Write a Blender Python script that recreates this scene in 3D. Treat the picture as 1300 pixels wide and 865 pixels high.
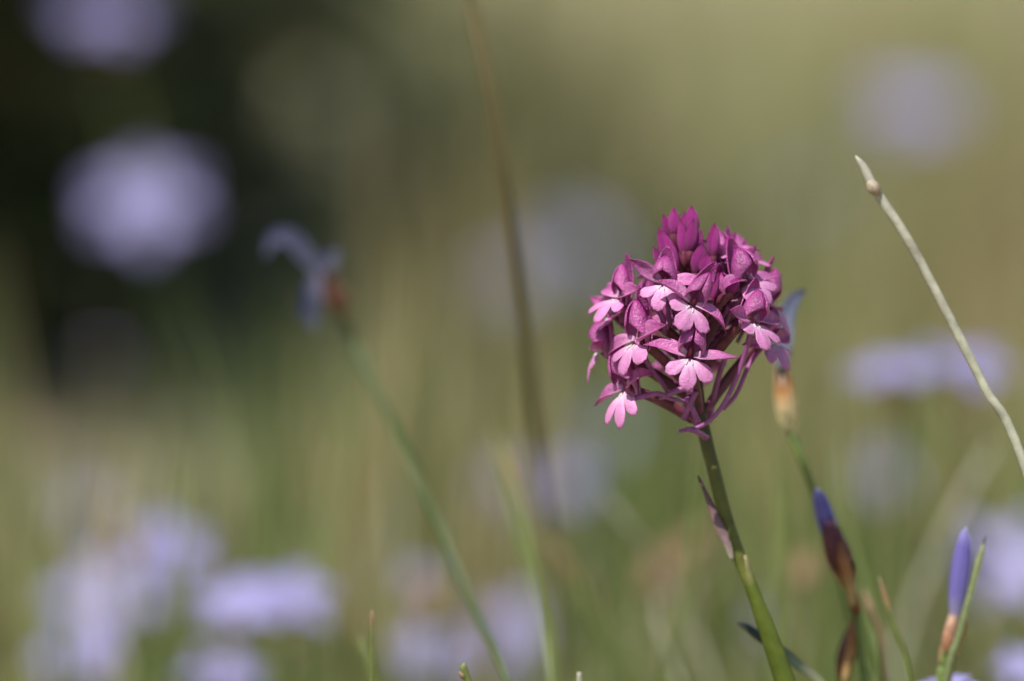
import bpy, math, random
import numpy as np
from mathutils import Vector, Matrix

for o in list(bpy.data.objects): bpy.data.objects.remove(o)
scn = bpy.context.scene
col = scn.collection
R = math.radians
rnd = random.Random(7)

# ---------------------------------------------------------------- camera, light, exposure
PITCH = 6.0
FOC = 0.300
SENS = 0.036
CAM = Vector((0, -1.86, 0.375))
cd = bpy.data.cameras.new('camera'); cam = bpy.data.objects.new('camera', cd); col.objects.link(cam)
cam.location = CAM; cam.rotation_euler = (R(90 - PITCH), 0, 0)
cd.lens = FOC * 1000; cd.sensor_width = SENS * 1000; cd.sensor_fit = 'HORIZONTAL'
cd.clip_start = 0.05; cd.clip_end = 2000
cd.dof.use_dof = True; cd.dof.focus_distance = 1.853; cd.dof.aperture_fstop = 5.2
scn.camera = cam

SUN_EL, SUN_AZ = 58.0, -30.0      # azimuth seen from above, measured from the camera side (-Y) towards +X
sv = Vector((math.cos(R(SUN_EL)) * math.sin(R(SUN_AZ)), -math.cos(R(SUN_EL)) * math.cos(R(SUN_AZ)), math.sin(R(SUN_EL))))
ld = bpy.data.lights.new('sun', 'SUN'); ld.energy = 4.1; ld.angle = R(0.5); ld.color = (1, .955, .88)
sun = bpy.data.objects.new('sun', ld); col.objects.link(sun)
sun.rotation_euler = (-sv).to_track_quat('-Z', 'Y').to_euler()
w = bpy.data.worlds.new('World'); scn.world = w; w.use_nodes = True
nt = w.node_tree; bg = nt.nodes['Background']
sk = nt.nodes.new('ShaderNodeTexSky'); sk.sky_type = 'NISHITA'; sk.sun_disc = False
sk.sun_elevation = R(SUN_EL); sk.sun_rotation = math.atan2(sv.x, sv.y)
nt.links.new(sk.outputs[0], bg.inputs[0]); bg.inputs[1].default_value = 0.08
scn.view_settings.view_transform = 'Standard'; scn.view_settings.look = 'None'
scn.view_settings.exposure = 0.52; scn.view_settings.gamma = 1
scn.cycles.transparent_max_bounces = 8

FWD = Vector((0, math.cos(R(PITCH)), -math.sin(R(PITCH)))); UPV = Vector((0, math.sin(R(PITCH)), math.cos(R(PITCH))))
def at(px, py, y):
    """world point seen at photo pixel (px,py) lying in the vertical plane Y=y"""
    d = Vector((1, 0, 0)) * ((px - 650) / 1300 * SENS / FOC) + UPV * ((432.5 - py) / 1300 * SENS / FOC) + FWD
    return CAM + d * ((y - CAM.y) / d.y)

# ---------------------------------------------------------------- helpers
W = {}
def mesh(verts, faces, t=None, smooth=True):
    me = bpy.data.meshes.new('m'); me.from_pydata([tuple(v) for v in verts], [], faces)
    if smooth: me.polygons.foreach_set('use_smooth', [True] * len(me.polygons))
    if t is not None:
        a = me.attributes.new('t', 'FLOAT', 'POINT'); a.data.foreach_set('value', list(t))
    me.update(); return me
def obj(name, me, mat, parent=None, M=None, solid=0, sub=0):
    o = bpy.data.objects.new(name, me); col.objects.link(o)
    M = M or Matrix.Identity(4)
    if me is not None:
        me.name = name
        if mat is not None and not me.materials: me.materials.append(mat)
    W[o] = M
    if parent: o.parent = parent; o.matrix_local = W[parent].inverted() @ M
    else: o.matrix_local = M
    if solid:
        m = o.modifiers.new('thickness', 'SOLIDIFY'); m.thickness = solid; m.offset = 0
    if sub:
        m = o.modifiers.new('smooth', 'SUBSURF'); m.levels = sub; m.render_levels = sub
    return o
def tag(o, label=None, cat=None, group=None, kind=None):
    if label: o['label'] = label
    if cat: o['category'] = cat
    if group: o['group'] = group
    if kind: o['kind'] = kind
    return o
def thing(name, loc, label, cat, group=None):
    return tag(obj(name, None, None, None, Matrix.Translation(loc)), label, cat, group)
def join(parts):
    V, F, T = [], [], []
    for v, f, t in parts:
        n = len(V); V += list(v); F += [tuple(i + n for i in q) for q in f]; T += list(t)
    return V, F, T
def smooth_path(pts, k=6):
    pts = [Vector(p) for p in pts]
    if len(pts) < 3: 
        return [pts[0].lerp(pts[-1], i / k) for i in range(k + 1)]
    P = [pts[0] * 2 - pts[1]] + pts + [pts[-1] * 2 - pts[-2]]
    out = []
    for i in range(1, len(P) - 2):
        a, b, c, d = P[i - 1], P[i], P[i + 1], P[i + 2]
        for j in range(k):
            s = j / k
            out.append(0.5 * ((2 * b) + (c - a) * s + (2 * a - 5 * b + 4 * c - d) * s * s + (3 * b - a - 3 * c + d) * s ** 3))
    out.append(pts[-1]); return out
def tube(path, rad, n=8, flat=1.0, tdir=None, ridges=0, ramp=0.0):
    """rad: function of 0..1 or list; returns v,f,t"""
    V, F, T = [], [], []
    m = len(path)
    ref = Vector(tdir) if tdir else Vector((0.13, 1, 0.07))
    for i, p in enumerate(path):
        d = (path[min(i + 1, m - 1)] - path[max(i - 1, 0)]).normalized()
        s = d.cross(ref).normalized(); u = s.cross(d).normalized()
        k = i / (m - 1)
        r = rad(k) if callable(rad) else rad[0] + (rad[1] - rad[0]) * k
        for j in range(n):
            a = 2 * math.pi * j / n
            rr = r * (1 + ridges * math.cos(3 * a + ramp * k))
            V.append(p + s * math.cos(a) * rr + u * math.sin(a) * rr * flat); T.append(k)
    for i in range(m - 1):
        for j in range(n):
            a = i * n + j; b = i * n + (j + 1) % n
            F.append((a, b, b + n, a + n))
    V.append(path[0]); V.append(path[-1]); T += [0, 1]
    q = len(V) - 2
    for j in range(n):
        F.append((q, (j + 1) % n, j)); F.append((q + 1, (m - 1) * n + j, (m - 1) * n + (j + 1) % n))
    return V, F, T
def tmesh(*a, **k): return mesh(*tube(*a, **k))
def strip(path, wid, face, cup=0.0, nv=4, keel=0.0):
    """leaf / petal along a path. wid(u) half width, face = vector the surface looks to, cup = edge rise as a fraction of width"""
    V, F, T = [], [], []
    m = len(path); face = Vector(face)
    for i, p in enumerate(path):
        d = (path[min(i + 1, m - 1)] - path[max(i - 1, 0)]).normalized()
        s = d.cross(face).normalized(); nn = s.cross(d).normalized()
        k = i / (m - 1); wd = max(wid(k), 1e-5)
        for j in range(nv + 1):
            v = -1 + 2 * j / nv
            V.append(p + s * v * wd + nn * (abs(v) ** 1.7 * cup * wd - keel * wd * max(0, 1 - abs(v) * 2.2))); T.append(k)
    for i in range(m - 1):
        for j in range(nv):
            a = i * (nv + 1) + j
            F.append((a, a + 1, a + nv + 2, a + nv + 1))
    return V, F, T
def arc(L, bend, n=9, start=0.0):
    """path in the YZ plane starting along +Y, turning by bend (rad, + = up) over length L"""
    p = Vector((0, 0, 0)); out = [p.copy()]; a = start
    for i in range(n):
        a = start + bend * (i + .5) / n
        p = p + Vector((0, math.cos(a), math.sin(a))) * (L / n); out.append(p.copy())
    return out

# ---------------------------------------------------------------- materials
def mat(name, stops, rough=.5, trans=0.0, noise=0.25, nscale=900, bump=0.0, bscale=2500, spec=.4, sheen=0, attr='t', vein=None, rand=0.0, metal=0):
    """stops: [(pos, rgb)...] along the attribute t; noise varies the value"""
    m = bpy.data.materials.new(name); m.use_nodes = True
    n = m.node_tree.nodes; l = m.node_tree.links
    bs = n['Principled BSDF']; out = n['Material Output']
    ramp = n.new('ShaderNodeValToRGB'); e = ramp.color_ramp.elements
    while len(e) > 1: e.remove(e[-1])
    e[0].position = stops[0][0]; e[0].color = (*stops[0][1], 1)
    for p, c in stops[1:]:
        x = e.new(p); x.color = (*c, 1)
    at_ = n.new('ShaderNodeAttribute'); at_.attribute_name = attr
    tc = n.new('ShaderNodeTexCoord'); no = n.new('ShaderNodeTexNoise'); no.inputs['Scale'].default_value = nscale; no.inputs['Detail'].default_value = 4
    l.new(tc.outputs['Object'], no.inputs['Vector'])
    # shift the ramp a little by noise so borders are uneven
    ma = n.new('ShaderNodeMath'); ma.operation = 'MULTIPLY_ADD'; ma.inputs[1].default_value = .18; 
    l.new(no.outputs['Fac'], ma.inputs[0]); 
    sb = n.new('ShaderNodeMath'); sb.operation = 'SUBTRACT'; sb.inputs[1].default_value = .09
    l.new(at_.outputs['Fac'], ma.inputs[2]); l.new(ma.outputs[0], sb.inputs[0]); l.new(sb.outputs[0], ramp.inputs['Fac'])
    hs = n.new('ShaderNodeHueSaturation')
    mr = n.new('ShaderNodeMapRange'); mr.inputs['From Min'].default_value = .3; mr.inputs['From Max'].default_value = .7
    mr.inputs['To Min'].default_value = 1 - noise; mr.inputs['To Max'].default_value = 1 + noise
    l.new(no.outputs['Fac'], mr.inputs['Value'])
    val = mr.outputs[0]
    if rand:
        oi = n.new('ShaderNodeObjectInfo'); m2 = n.new('ShaderNodeMapRange')
        m2.inputs['To Min'].default_value = 1 - rand; m2.inputs['To Max'].default_value = 1 + rand
        l.new(oi.outputs['Random'], m2.inputs['Value'])
        mm = n.new('ShaderNodeMath'); mm.operation = 'MULTIPLY'; l.new(val, mm.inputs[0]); l.new(m2.outputs[0], mm.inputs[1]); val = mm.outputs[0]
    l.new(val, hs.inputs['Value']); l.new(ramp.outputs[0], hs.inputs['Color'])
    c = hs.outputs[0]
    l.new(c, bs.inputs['Base Color']); bs.inputs['Roughness'].default_value = rough
    bs.inputs['Specular IOR Level'].default_value = spec
    if sheen: bs.inputs['Sheen Weight'].default_value = sheen
    if bump:
        n2 = n.new('ShaderNodeTexNoise'); n2.inputs['Scale'].default_value = bscale; n2.inputs['Detail'].default_value = 3
        l.new(tc.outputs['Object'], n2.inputs['Vector'])
        b = n.new('ShaderNodeBump'); b.inputs['Strength'].default_value = bump; b.inputs['Distance'].default_value = .0004
        l.new(n2.outputs['Fac'], b.inputs['Height']); l.new(b.outputs[0], bs.inputs['Normal'])
    if trans:
        tr = n.new('ShaderNodeBsdfTranslucent'); mx = n.new('ShaderNodeMixShader'); mx.inputs[0].default_value = trans
        l.new(c, tr.inputs['Color']); l.new(bs.outputs[0], mx.inputs[1]); l.new(tr.outputs[0], mx.inputs[2]); l.new(mx.outputs[0], out.inputs['Surface'])
    return m
LIP = mat('orchid_lip', [(0, (.82, .66, .77)), (.24, (.80, .56, .73)), (.48, (.74, .34, .61)), (1, (.69, .25, .54))], rough=.42, trans=.28, noise=.12, bump=.5, rand=.08)
SEP = mat('orchid_sepal', [(0, (.80, .48, .70)), (.3, (.70, .26, .55)), (.75, (.60, .13, .43)), (1, (.36, .03, .22))], rough=.3, trans=.38, noise=.28, nscale=700, bump=1.0, rand=.16, spec=.7)
HOOD = mat('orchid_hood', [(0, (.74, .32, .60)), (.4, (.66, .17, .49)), (1, (.40, .035, .26))], rough=.3, trans=.38, noise=.28, nscale=700, bump=1.0, rand=.12, spec=.7)
BUD = mat('orchid_bud', [(0, (.26, .03, .12)), (.35, (.42, .04, .28)), (.8, (.38, .035, .24)), (1, (.18, .012, .09))], rough=.24, trans=.25, noise=.4, nscale=450, bump=.7, rand=.25)
OVA = mat('orchid_ovary', [(0, (.19, .05, .12)), (.5, (.13, .03, .05)), (1, (.17, .035, .07))], rough=.36, noise=.3, nscale=500, bump=.3, rand=.1)
SPUR = mat('orchid_spur', [(0, (.36, .10, .30)), (1, (.33, .10, .29))], rough=.32, trans=.15, noise=.2, nscale=500, bump=.3)
BRACT = mat('orchid_bract', [(0, (.16, .05, .06)), (.6, (.20, .06, .08)), (1, (.30, .12, .10))], rough=.5, trans=.2, noise=.3)
COLUMN = mat('orchid_column', [(0, (.20, .02, .06)), (1, (.34, .06, .10))], rough=.4)
OSTEM = mat('orchid_stem', [(0, (.14, .16, .022)), (.45, (.105, .115, .02)), (.62, (.06, .05, .018)), (.72, (.08, .022, .035)), (1, (.12, .02, .05))], rough=.55, noise=.3, nscale=320, bump=.5, bscale=1400)
SHEATH = mat('orchid_sheath', [(0, (.13, .18, .02)), (.8, (.12, .155, .02)), (1, (.28, .24, .12))], rough=.5, trans=.25, noise=.2, nscale=300, bump=.2)
BRLEAF = mat('stem_bract', [(0, (.36, .33, .24)), (.3, (.26, .17, .17)), (1, (.14, .06, .075))], rough=.5, trans=.2, noise=.3, nscale=500)
VIO = mat('violet_petal', [(0, (.46, .46, .56)), (.3, (.36, .34, .62)), (1, (.30, .27, .58))], rough=.55, trans=.3, noise=.1, rand=.10)
VBUD = mat('violet_bud', [(0, (.38, .34, .50)), (.3, (.20, .17, .50)), (.8, (.16, .13, .44)), (1, (.30, .27, .58))], rough=.45, trans=.2, noise=.45, nscale=420, bump=.3)
WILT = mat('wilted_petal', [(0, (.30, .31, .45)), (.6, (.17, .19, .30)), (1, (.03, .028, .07))], rough=.6, trans=.25, noise=.2)
SCALE = mat('brown_bract', [(0, (.52, .38, .17)), (.45, (.36, .15, .05)), (1, (.16, .05, .035))], rough=.5, trans=.2, noise=.35, nscale=350, bump=.4, bscale=900)
PSCALE = mat('straw_bract', [(0, (.66, .62, .36)), (.45, (.66, .54, .30)), (.8, (.42, .19, .06)), (1, (.58, .48, .40))], rough=.5, trans=.25, noise=.25, nscale=350)
PURPSCALE = mat('purple_bract', [(0, (.34, .17, .06)), (.4, (.14, .04, .035)), (1, (.10, .025, .05))], rough=.45, trans=.15, noise=.35, nscale=400)
GSTEM = mat('green_stem', [(0, (.10, .15, .035)), (1, (.17, .22, .06))], rough=.5, noise=.2, nscale=200, rand=.12)
DSTEM = mat('dark_green_leaf', [(0, (.30, .30, .17)), (.35, (.035, .05, .03)), (1, (.025, .03, .03))], rough=.4, noise=.3, nscale=200)
STRAW = mat('pale_dry_stalk', [(0, (.36, .36, .26)), (.35, (.42, .41, .31)), (.6, (.36, .34, .26)), (1, (.48, .46, .38))], rough=.6, noise=.35, nscale=260, bump=.3)
BROWNST = mat('brown_dry_stalk', [(0, (.10, .075, .035)), (1, (.10, .072, .018))], rough=.6, noise=.2)
TIPBL = mat('brown_tipped_blade', [(0, (.10, .14, .03)), (.72, (.13, .15, .045)), (.85, (.26, .16, .08)), (1, (.30, .22, .14))], rough=.5, noise=.2, nscale=200)
BARK = mat('bark', [(0, (.12, .09, .06)), (1, (.12, .09, .06))], rough=.9, noise=.4, nscale=20, bump=.6, bscale=30)

# ---------------------------------------------------------------- ground
def gz(x, y):
    s = 0.0
    if y > 9: s = (y - 9) * 0.05
    if y > 60: s = 51 * .05 + (y - 60) * .22
    k = min(1, max(0, (abs(y) + abs(x) * .5 - .3)))
    return s + k * (0.012 * math.sin(x * 3.1 + 1) * math.cos(y * 2.3) + 0.006 * math.sin(x * 9 + y * 7))
def axis(a, b, fine, grow=1.18):
    v = [0.0]; s = fine
    while v[-1] < b:
        v.append(v[-1] + s)
        if v[-1] > 7: s *= grow
    n = [0.0]; s = fine
    while n[-1] > a:
        n.append(n[-1] - s)
        if n[-1] < -3: s *= grow
    return sorted(set(n[1:] + v))
xs = axis(-600, 600, .12, 1.25); ys = axis(-300, 900, .12, 1.2)
V = [(x, y, gz(x, y)) for y in ys for x in xs]; nx = len(xs)
F = [(j * nx + i, j * nx + i + 1, (j + 1) * nx + i + 1, (j + 1) * nx + i) for j in range(len(ys) - 1) for i in range(nx - 1)]
gm = bpy.data.materials.new('meadow_soil'); gm.use_nodes = True
n = gm.node_tree.nodes; l = gm.node_tree.links; bs = n['Principled BSDF']; bs.inputs['Roughness'].default_value = .95
tc = n.new('ShaderNodeTexCoord')
def nz(sc, det=5):
    a = n.new('ShaderNodeTexNoise'); a.inputs['Scale'].default_value = sc; a.inputs['Detail'].default_value = det
    l.new(tc.outputs['Object'], a.inputs['Vector']); return a
def rp(src, st):
    r = n.new('ShaderNodeValToRGB'); e = r.color_ramp.elements
    while len(e) > 1: e.remove(e[-1])
    e[0].position = st[0][0]; e[0].color = (*st[0][1], 1)
    for p, c in st[1:]: x = e.new(p); x.color = (*c, 1)
    l.new(src, r.inputs[0]); return r
big = rp(nz(1.4).outputs['Fac'], [(.35, (.34, .33, .16)), (.5, (.50, .46, .30)), (.65, (.60, .55, .42))])
fine = rp(nz(38, 8).outputs['Fac'], [(.3, (.45, .42, .32)), (.7, (1.1, 1.1, 1.05))])
mx = n.new('ShaderNodeMix'); mx.data_type = 'RGBA'; mx.blend_type = 'MULTIPLY'; mx.inputs[0].default_value = 1
l.new(big.outputs[0], mx.inputs[6]); l.new(fine.outputs[0], mx.inputs[7]); l.new(mx.outputs[2], bs.inputs['Base Color'])
bp = n.new('ShaderNodeBump'); bp.inputs['Distance'].default_value = .02; l.new(nz(60, 8).outputs['Fac'], bp.inputs['Height']); l.new(bp.outputs[0], bs.inputs['Normal'])
tag(obj('ground', mesh(V, F), gm), kind='structure')

# ---------------------------------------------------------------- grass (uncountable)
def grass(name, count, hfun, wid, stops, label, xr, yr, seed, lean=.35, keep=None):
    g = np.random.default_rng(seed)
    nseg = 3
    X, Y = [], []
    d = CAM.y
    y = yr[0] + (yr[1] - yr[0]) * g.random(count) ** .8
    half = xr + 0.075 * (y - d)
    x = (g.random(count) * 2 - 1) * half
    if keep is not None:
        m = np.array([keep(a, b) for a, b in zip(x, y)]); x = x[m]; y = y[m]
    N = len(x)
    h = hfun(g, x, y)
    az = g.random(N) * 2 * math.pi; le = (g.random(N) ** 1.3) * lean
    dx, dy = np.cos(az) * le, np.sin(az) * le
    fa = g.random(N) * math.pi
    sx, sy = np.cos(fa), np.sin(fa)
    ww = wid * (.6 + .8 * g.random(N))
    z0 = np.array([gz(a, b) for a, b in zip(x, y)])
    V = np.zeros((N, (nseg) * 2 + 1, 3)); T = np.zeros((N, nseg * 2 + 1))
    tn = g.random(N)
    for k in range(nseg):
        u = k / nseg; c = u ** 1.6
        for s, q in ((-1, 0), (1, 1)):
            V[:, k * 2 + q, 0] = x + dx * h * c * 1.2 + s * sx * ww * (1 - u * .6)
            V[:, k * 2 + q, 1] = y + dy * h * c * 1.2 + s * sy * ww * (1 - u * .6)
            V[:, k * 2 + q, 2] = z0 + h * u * (1 - .25 * le * c) - .004
    V[:, -1, 0] = x + dx * h * 1.2; V[:, -1, 1] = y + dy * h * 1.2; V[:, -1, 2] = z0 + h * (1 - .25 * le)
    T[:] = tn[:, None]
    pv = nseg * 2 + 1; base = (np.arange(N) * pv)[:, None]
    quads = []
    for k in range(nseg - 1):
        quads.append(base + np.array([[k * 2, k * 2 + 1, k * 2 + 3, k * 2 + 2]]))
    tri = base + np.array([[(nseg - 1) * 2, (nseg - 1) * 2 + 1, nseg * 2]])
    q = np.concatenate(quads); 
    me = bpy.data.meshes.new(name)
    loops = np.concatenate([q.ravel(), tri.ravel()])
    starts = np.concatenate([np.arange(len(q)) * 4, len(q) * 4 + np.arange(len(tri)) * 3])
    me.vertices.add(N * pv); me.vertices.foreach_set('co', V.ravel())
    me.loops.add(len(loops)); me.loops.foreach_set('vertex_index', loops.astype(np.int32))
    me.polygons.add(len(starts)); me.polygons.foreach_set('loop_start', starts.astype(np.int32))
    a = me.attributes.new('t', 'FLOAT', 'POINT'); a.data.foreach_set('value', T.ravel())
    me.update(calc_edges=True); me.validate()
    o = obj(name, me, mat(name + '_blades', stops, rough=.6, trans=.3, noise=.2, nscale=3))
    return tag(o, label, 'grass', None, 'stuff')
GREEN = [(0, (.07, .11, .02)), (.5, (.12, .17, .045)), (1, (.19, .21, .07))]
DRY = [(0, (.34, .29, .13)), (.4, (.55, .49, .29)), (1, (.68, .62, .44))]
grass('green_grass', 42000, lambda g, x, y: (.035 + .05 * g.random(len(x))) * np.where(y > 3.2, .8, 1), .0011, GREEN,
      'short fine green grass blades covering the meadow ground', .12, (-.9, 8.5), 1, keep=lambda a, b: (b < .95 or a > -.1) and (b < 1.2 or b > 1.2 and a < -.12) or a > -.1 and math.sin(a * 91 + b * 57) > .55)
grass('dry_grass', 60000, lambda g, x, y: .03 + .05 * g.random(len(x)), .0011, DRY,
      'pale straw coloured dry grass mixed through the meadow', .12, (.5, 11), 2, lean=.7, keep=lambda a, b: (b > 1.0 and (a > -.06 or b < 1.1)) or b < 1 and math.sin(a * 7 + b * 5) > -.2)
def clump(fx, fy, ph, th): return lambda a, b: (a > -.04 + (b - 1) * -.03 or b < .75) and math.sin(a * fx + ph + 1.3 * math.sin(b * fy * .7)) * math.sin(b * fy + ph * 2 + a * 9) > th
grass('tall_green_grass', 5200, lambda g, x, y: .09 + .07 * g.random(len(x)), .0012, [(0, (.08, .13, .025)), (.6, (.16, .22, .06)), (1, (.28, .30, .11))],
      'upright green grass stems in loose clumps behind the orchid', .08, (.32, 2.6), 3, lean=.22, keep=clump(46, 9, .4, .25))
grass('tall_tan_grass', 3600, lambda g, x, y: .09 + .07 * g.random(len(x)), .0012, [(0, (.22, .13, .05)), (.4, (.38, .30, .13)), (1, (.54, .47, .28))],
      'upright tan and rusty dry grass stems in loose clumps behind the orchid', .08, (.34, 2.4), 4, lean=.25, keep=clump(39, 7, 2.1, .3))
grass('dark_grass', 1500, lambda g, x, y: .07 + .06 * g.random(len(x)), .0016, [(0, (.025, .035, .012)), (1, (.06, .07, .025))],
      'dark green matted grass clumps low in the meadow', .08, (.45, 1.9), 5, lean=.3, keep=clump(31, 8, 4.2, .35))

# ---------------------------------------------------------------- shrub and added shading tree (left, behind)
def leaves(center, rad, count, size, seed, flat=1.0):
    g = np.random.default_rng(seed)
    # clumps spread in an ellipsoid
    nc = max(10, count // 60)
    C = g.normal(size=(nc, 3)); C /= np.linalg.norm(C, axis=1)[:, None]; C *= (g.random(nc) ** .4)[:, None]
    C = C * np.array(rad) + np.array(center)
    ct = g.random(nc)
    idx = g.integers(0, nc, count)
    P = C[idx] + g.normal(size=(count, 3)) * min(rad) * .13
    A = g.normal(size=(count, 3)); A /= np.linalg.norm(A, axis=1)[:, None]
    B = np.cross(A, g.normal(size=(count, 3))); B /= np.linalg.norm(B, axis=1)[:, None]
    s = size * (.6 + .8 * g.random(count))[:, None]
    V = np.stack([P - A * s, P + B * s * .45, P + A * s, P - B * s * .45], 1).reshape(-1, 3)
    V[:, 2] = np.maximum(V[:, 2], .01)
    F = (np.arange(count) * 4)[:, None] + np.arange(4)
    T = np.repeat(np.clip(ct[idx] + g.normal(size=count) * .08, 0, 1), 4)
    return V.tolist(), F.tolist(), T.tolist()
LEAF = mat('evergreen_leaf', [(0, (.035, .05, .018)), (.6, (.05, .065, .02)), (.8, (.075, .10, .02)), (.88, (.11, .08, .025)), (1, (.16, .09, .03))], rough=.5, trans=.1, noise=.2, nscale=5)
def shrub(x, y, r, h, count, seed, name, label, cat, size=.011):
    t = thing(name, (x, y, 0), label, cat)
    c = obj('crown', mesh(*leaves((x, y, h * .36), (r, r * .8, h * .6), count, size, seed), smooth=False), LEAF, t); c['kind'] = 'stuff'
    st = []
    rr = random.Random(seed)
    for k in range(7):
        a = rr.random() * 6.28; q = .5 * r
        st.append(tube(smooth_path([(x + .04 * math.cos(a), y + .04 * math.sin(a), -.02), (x + q * .4 * math.cos(a), y + q * .4 * math.sin(a), h * .35), (x + q * math.cos(a + .4), y + q * math.sin(a + .4), h * .75)]), (.012, .004)))
    obj('branches', mesh(*join(st)), BARK, t)
    return t
shrub(-.455, 1.58, .40, .74, 42000, 11, 'evergreen_shrub', 'dark evergreen shrub in shade at the left behind the meadow flowers', 'shrub')
shrub(-.21, 2.3, .14, .5, 11000, 12, 'evergreen_shrub', 'smaller olive green shrub standing right of the dark shrub in the blurred background', 'shrub')
# unseen tree added left of the frame so its crown shades the shrubs
shade = Vector((-1.60, 1.75, .15)); k = 2.6 / sv.z
tp = shade + sv * k
t = thing('added_shade_tree', (tp.x - .5, tp.y + .3, 0), 'unseen tree with a dense round crown added left of the meadow for shade', 'tree')
obj('trunk', tmesh(smooth_path([(tp.x - .5, tp.y + .3, -.05), (tp.x - .42, tp.y + .25, 1.2), (tp.x, tp.y, 2.4), (tp.x + .1, tp.y, 3.2)]), (.13, .05), 12), BARK, t)
c = obj('crown', mesh(*leaves((tp.x, tp.y, 2.9), (1.45, 1.4, .8), 84000, .034, 21), smooth=False), LEAF, t); c['kind'] = 'stuff'

# ---------------------------------------------------------------- THE ORCHID
mm = .001
base = at(1046, 1190, .004); base.z = 0
orchid = thing('pyramidal_orchid', base, 'magenta pink orchid in sharp focus, cone of small flowers on a green stem', 'orchid')
def OP(px, py, d=0): return at(px, py, d * mm)
axis_pts = [base, OP(1012, 960), OP(997, 872), OP(978, 812), OP(957, 752), OP(936, 700), OP(920, 650), OP(907, 600), OP(897, 560), OP(889, 520), OP(884, 470), OP(880, 420), OP(875, 370), OP(871, 330), OP(868, 296)]
ap = smooth_path(axis_pts, 5)
def srad(k):
    # cumulative: lower part 1.55mm ,head tapering
    return (1.65 - .15 * min(1, k / .55)) * mm if k < .6 else (1.5 - 1.0 * (k - .6) / .4) * mm
obj('stem', mesh(*tube(ap, srad, 16, ridges=.03)), OSTEM, orchid)
def axpt(py):
    """point on the head axis at picture height py"""
    prev = axis_pts[0]
    tab = [(889, 520), (884, 470), (880, 420), (875, 370), (871, 330), (868, 296)]
    full = [(912, 620), (907, 600), (897, 560)] + tab
    for (x0, y0), (x1, y1) in zip(full, full[1:]):
        if y0 >= py >= y1:
            s = (y0 - py) / (y0 - y1); return OP(x0 + (x1 - x0) * s, py, 0)
    return OP(full[0][0], full[0][1], 0) if py > full[0][1] else OP(868, 296, 0)

def lip_mesh(seed, notch=.48, spread=78, bend=-.55, side=.35, L=7.6):
    r = random.Random(seed); NA, NR = 42, 12
    V, F, T = [], [], []
    j1, j2, j3 = [1 + r.uniform(-.13, .13) for _ in range(3)]
    for j in range(NA + 1):
        th = -spread + 2 * spread * j / NA
        per = spread / 1.5
        c = abs(math.cos(math.pi * th / per)) ** .52
        lob = j1 if th < -per / 2 else (j2 if th < per / 2 else j3)
        Rr = L * (notch + (1 - notch) * c) * lob * (1 + .025 * math.sin(th * .9 + seed))
        if abs(th) > per * 1.0: Rr *= 1 - .22 * ((abs(th) - per) / (spread - per)) ** 1.5
        for i in range(NR + 1):
            s = i / NR; rad = .8 + (Rr - .8) * s if s > 0 else .5
            x = rad * math.sin(R(th)); y = rad * math.cos(R(th)) * .95
            # bend downwards along length, side lobes droop, lobes softly puffed
            z = bend * y * y / L * .9 - side * (abs(x) ** 1.8) / L * .55 + .22 * c * math.sin(math.pi * s)
            z += .12 * math.sin(th * .21 + seed) * s
            V.append(Vector((x, y, z)) * mm); T.append(min(1, rad / (L * .95)))
    for j in range(NA):
        for i in range(NR):
            a = j * (NR + 1) + i; F.append((a, a + NR + 1, a + NR + 2, a + 1))
    # two small upright ridges at the mouth
    for sx in (-1, 1):
        pth = [Vector((sx * (.45 + .08 * k), .2 + k * .35, .05 + .12 * math.sin(k))) * mm for k in range(4)]
        v, f, t = tube(pth, lambda k: (.2 * (1 - .6 * k)) * mm, 6)
        n0 = len(V); V += v; F += [tuple(a + n0 for a in q) for q in f]; T += [0.05] * len(v)
    return mesh(V, F, T)
def pw(L, wmax, peak=.42, base_w=.3, tip=.85):
    def f(u):
        if u < peak: s = base_w + (1 - base_w) * math.sin(u / peak * math.pi / 2) ** .9
        else: s = max(0, math.cos((u - peak) / (1 - peak) * math.pi / 2)) ** tip
        return wmax / 2 * s * mm
    return f
def petal_mesh(L, w, bend, cup, peak=.42, keel=.06, nv=6, twist=0, start=0):
    pth = [p * mm for p in arc(L, bend, 12, start)]
    v, f, t = strip(pth, pw(L, w, peak, .35, 1.25), (0, 0, 1), cup, nv, keel)
    if twist:
        v = [Matrix.Rotation(twist * tt, 3, 'Y') @ p for p, tt in zip(v, t)]
    return mesh(v, f, t)
LIPS = [lip_mesh(s, *a) for s, a in enumerate([(.48, 86, -.45, .3, 5.7), (.44, 80, -.6, .42, 6.0), (.52, 92, -.35, .22, 5.6), (.42, 56, -.5, .5, 7.4)])]
SEPS = [petal_mesh(9.2, 3.6, -.5, .5, twist=.5), petal_mesh(8.6, 3.4, -.8, .6, twist=-.4), petal_mesh(9.8, 3.4, .3, .5, twist=-.6), petal_mesh(8.8, 3.9, -.2, .75, twist=.3)]
DORS = [petal_mesh(6.8, 3.6, .95, .75, .4), petal_mesh(7.4, 3.4, .6, .7, .4)]
PETS = [petal_mesh(5.8, 3.0, 1.0, .6, .45), petal_mesh(6.2, 2.8, .7, .6, .45)]
cv, cf, ct = tube([Vector((0, y, z)) * mm for y, z in ((-1.0, .2), (-.5, .6), (-.3, 1.1), (-.3, 1.6), (-.4, 2.0))], lambda k: (.62 - .2 * k) * mm, 8)
COLM = mesh(cv, cf, ct)
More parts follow.
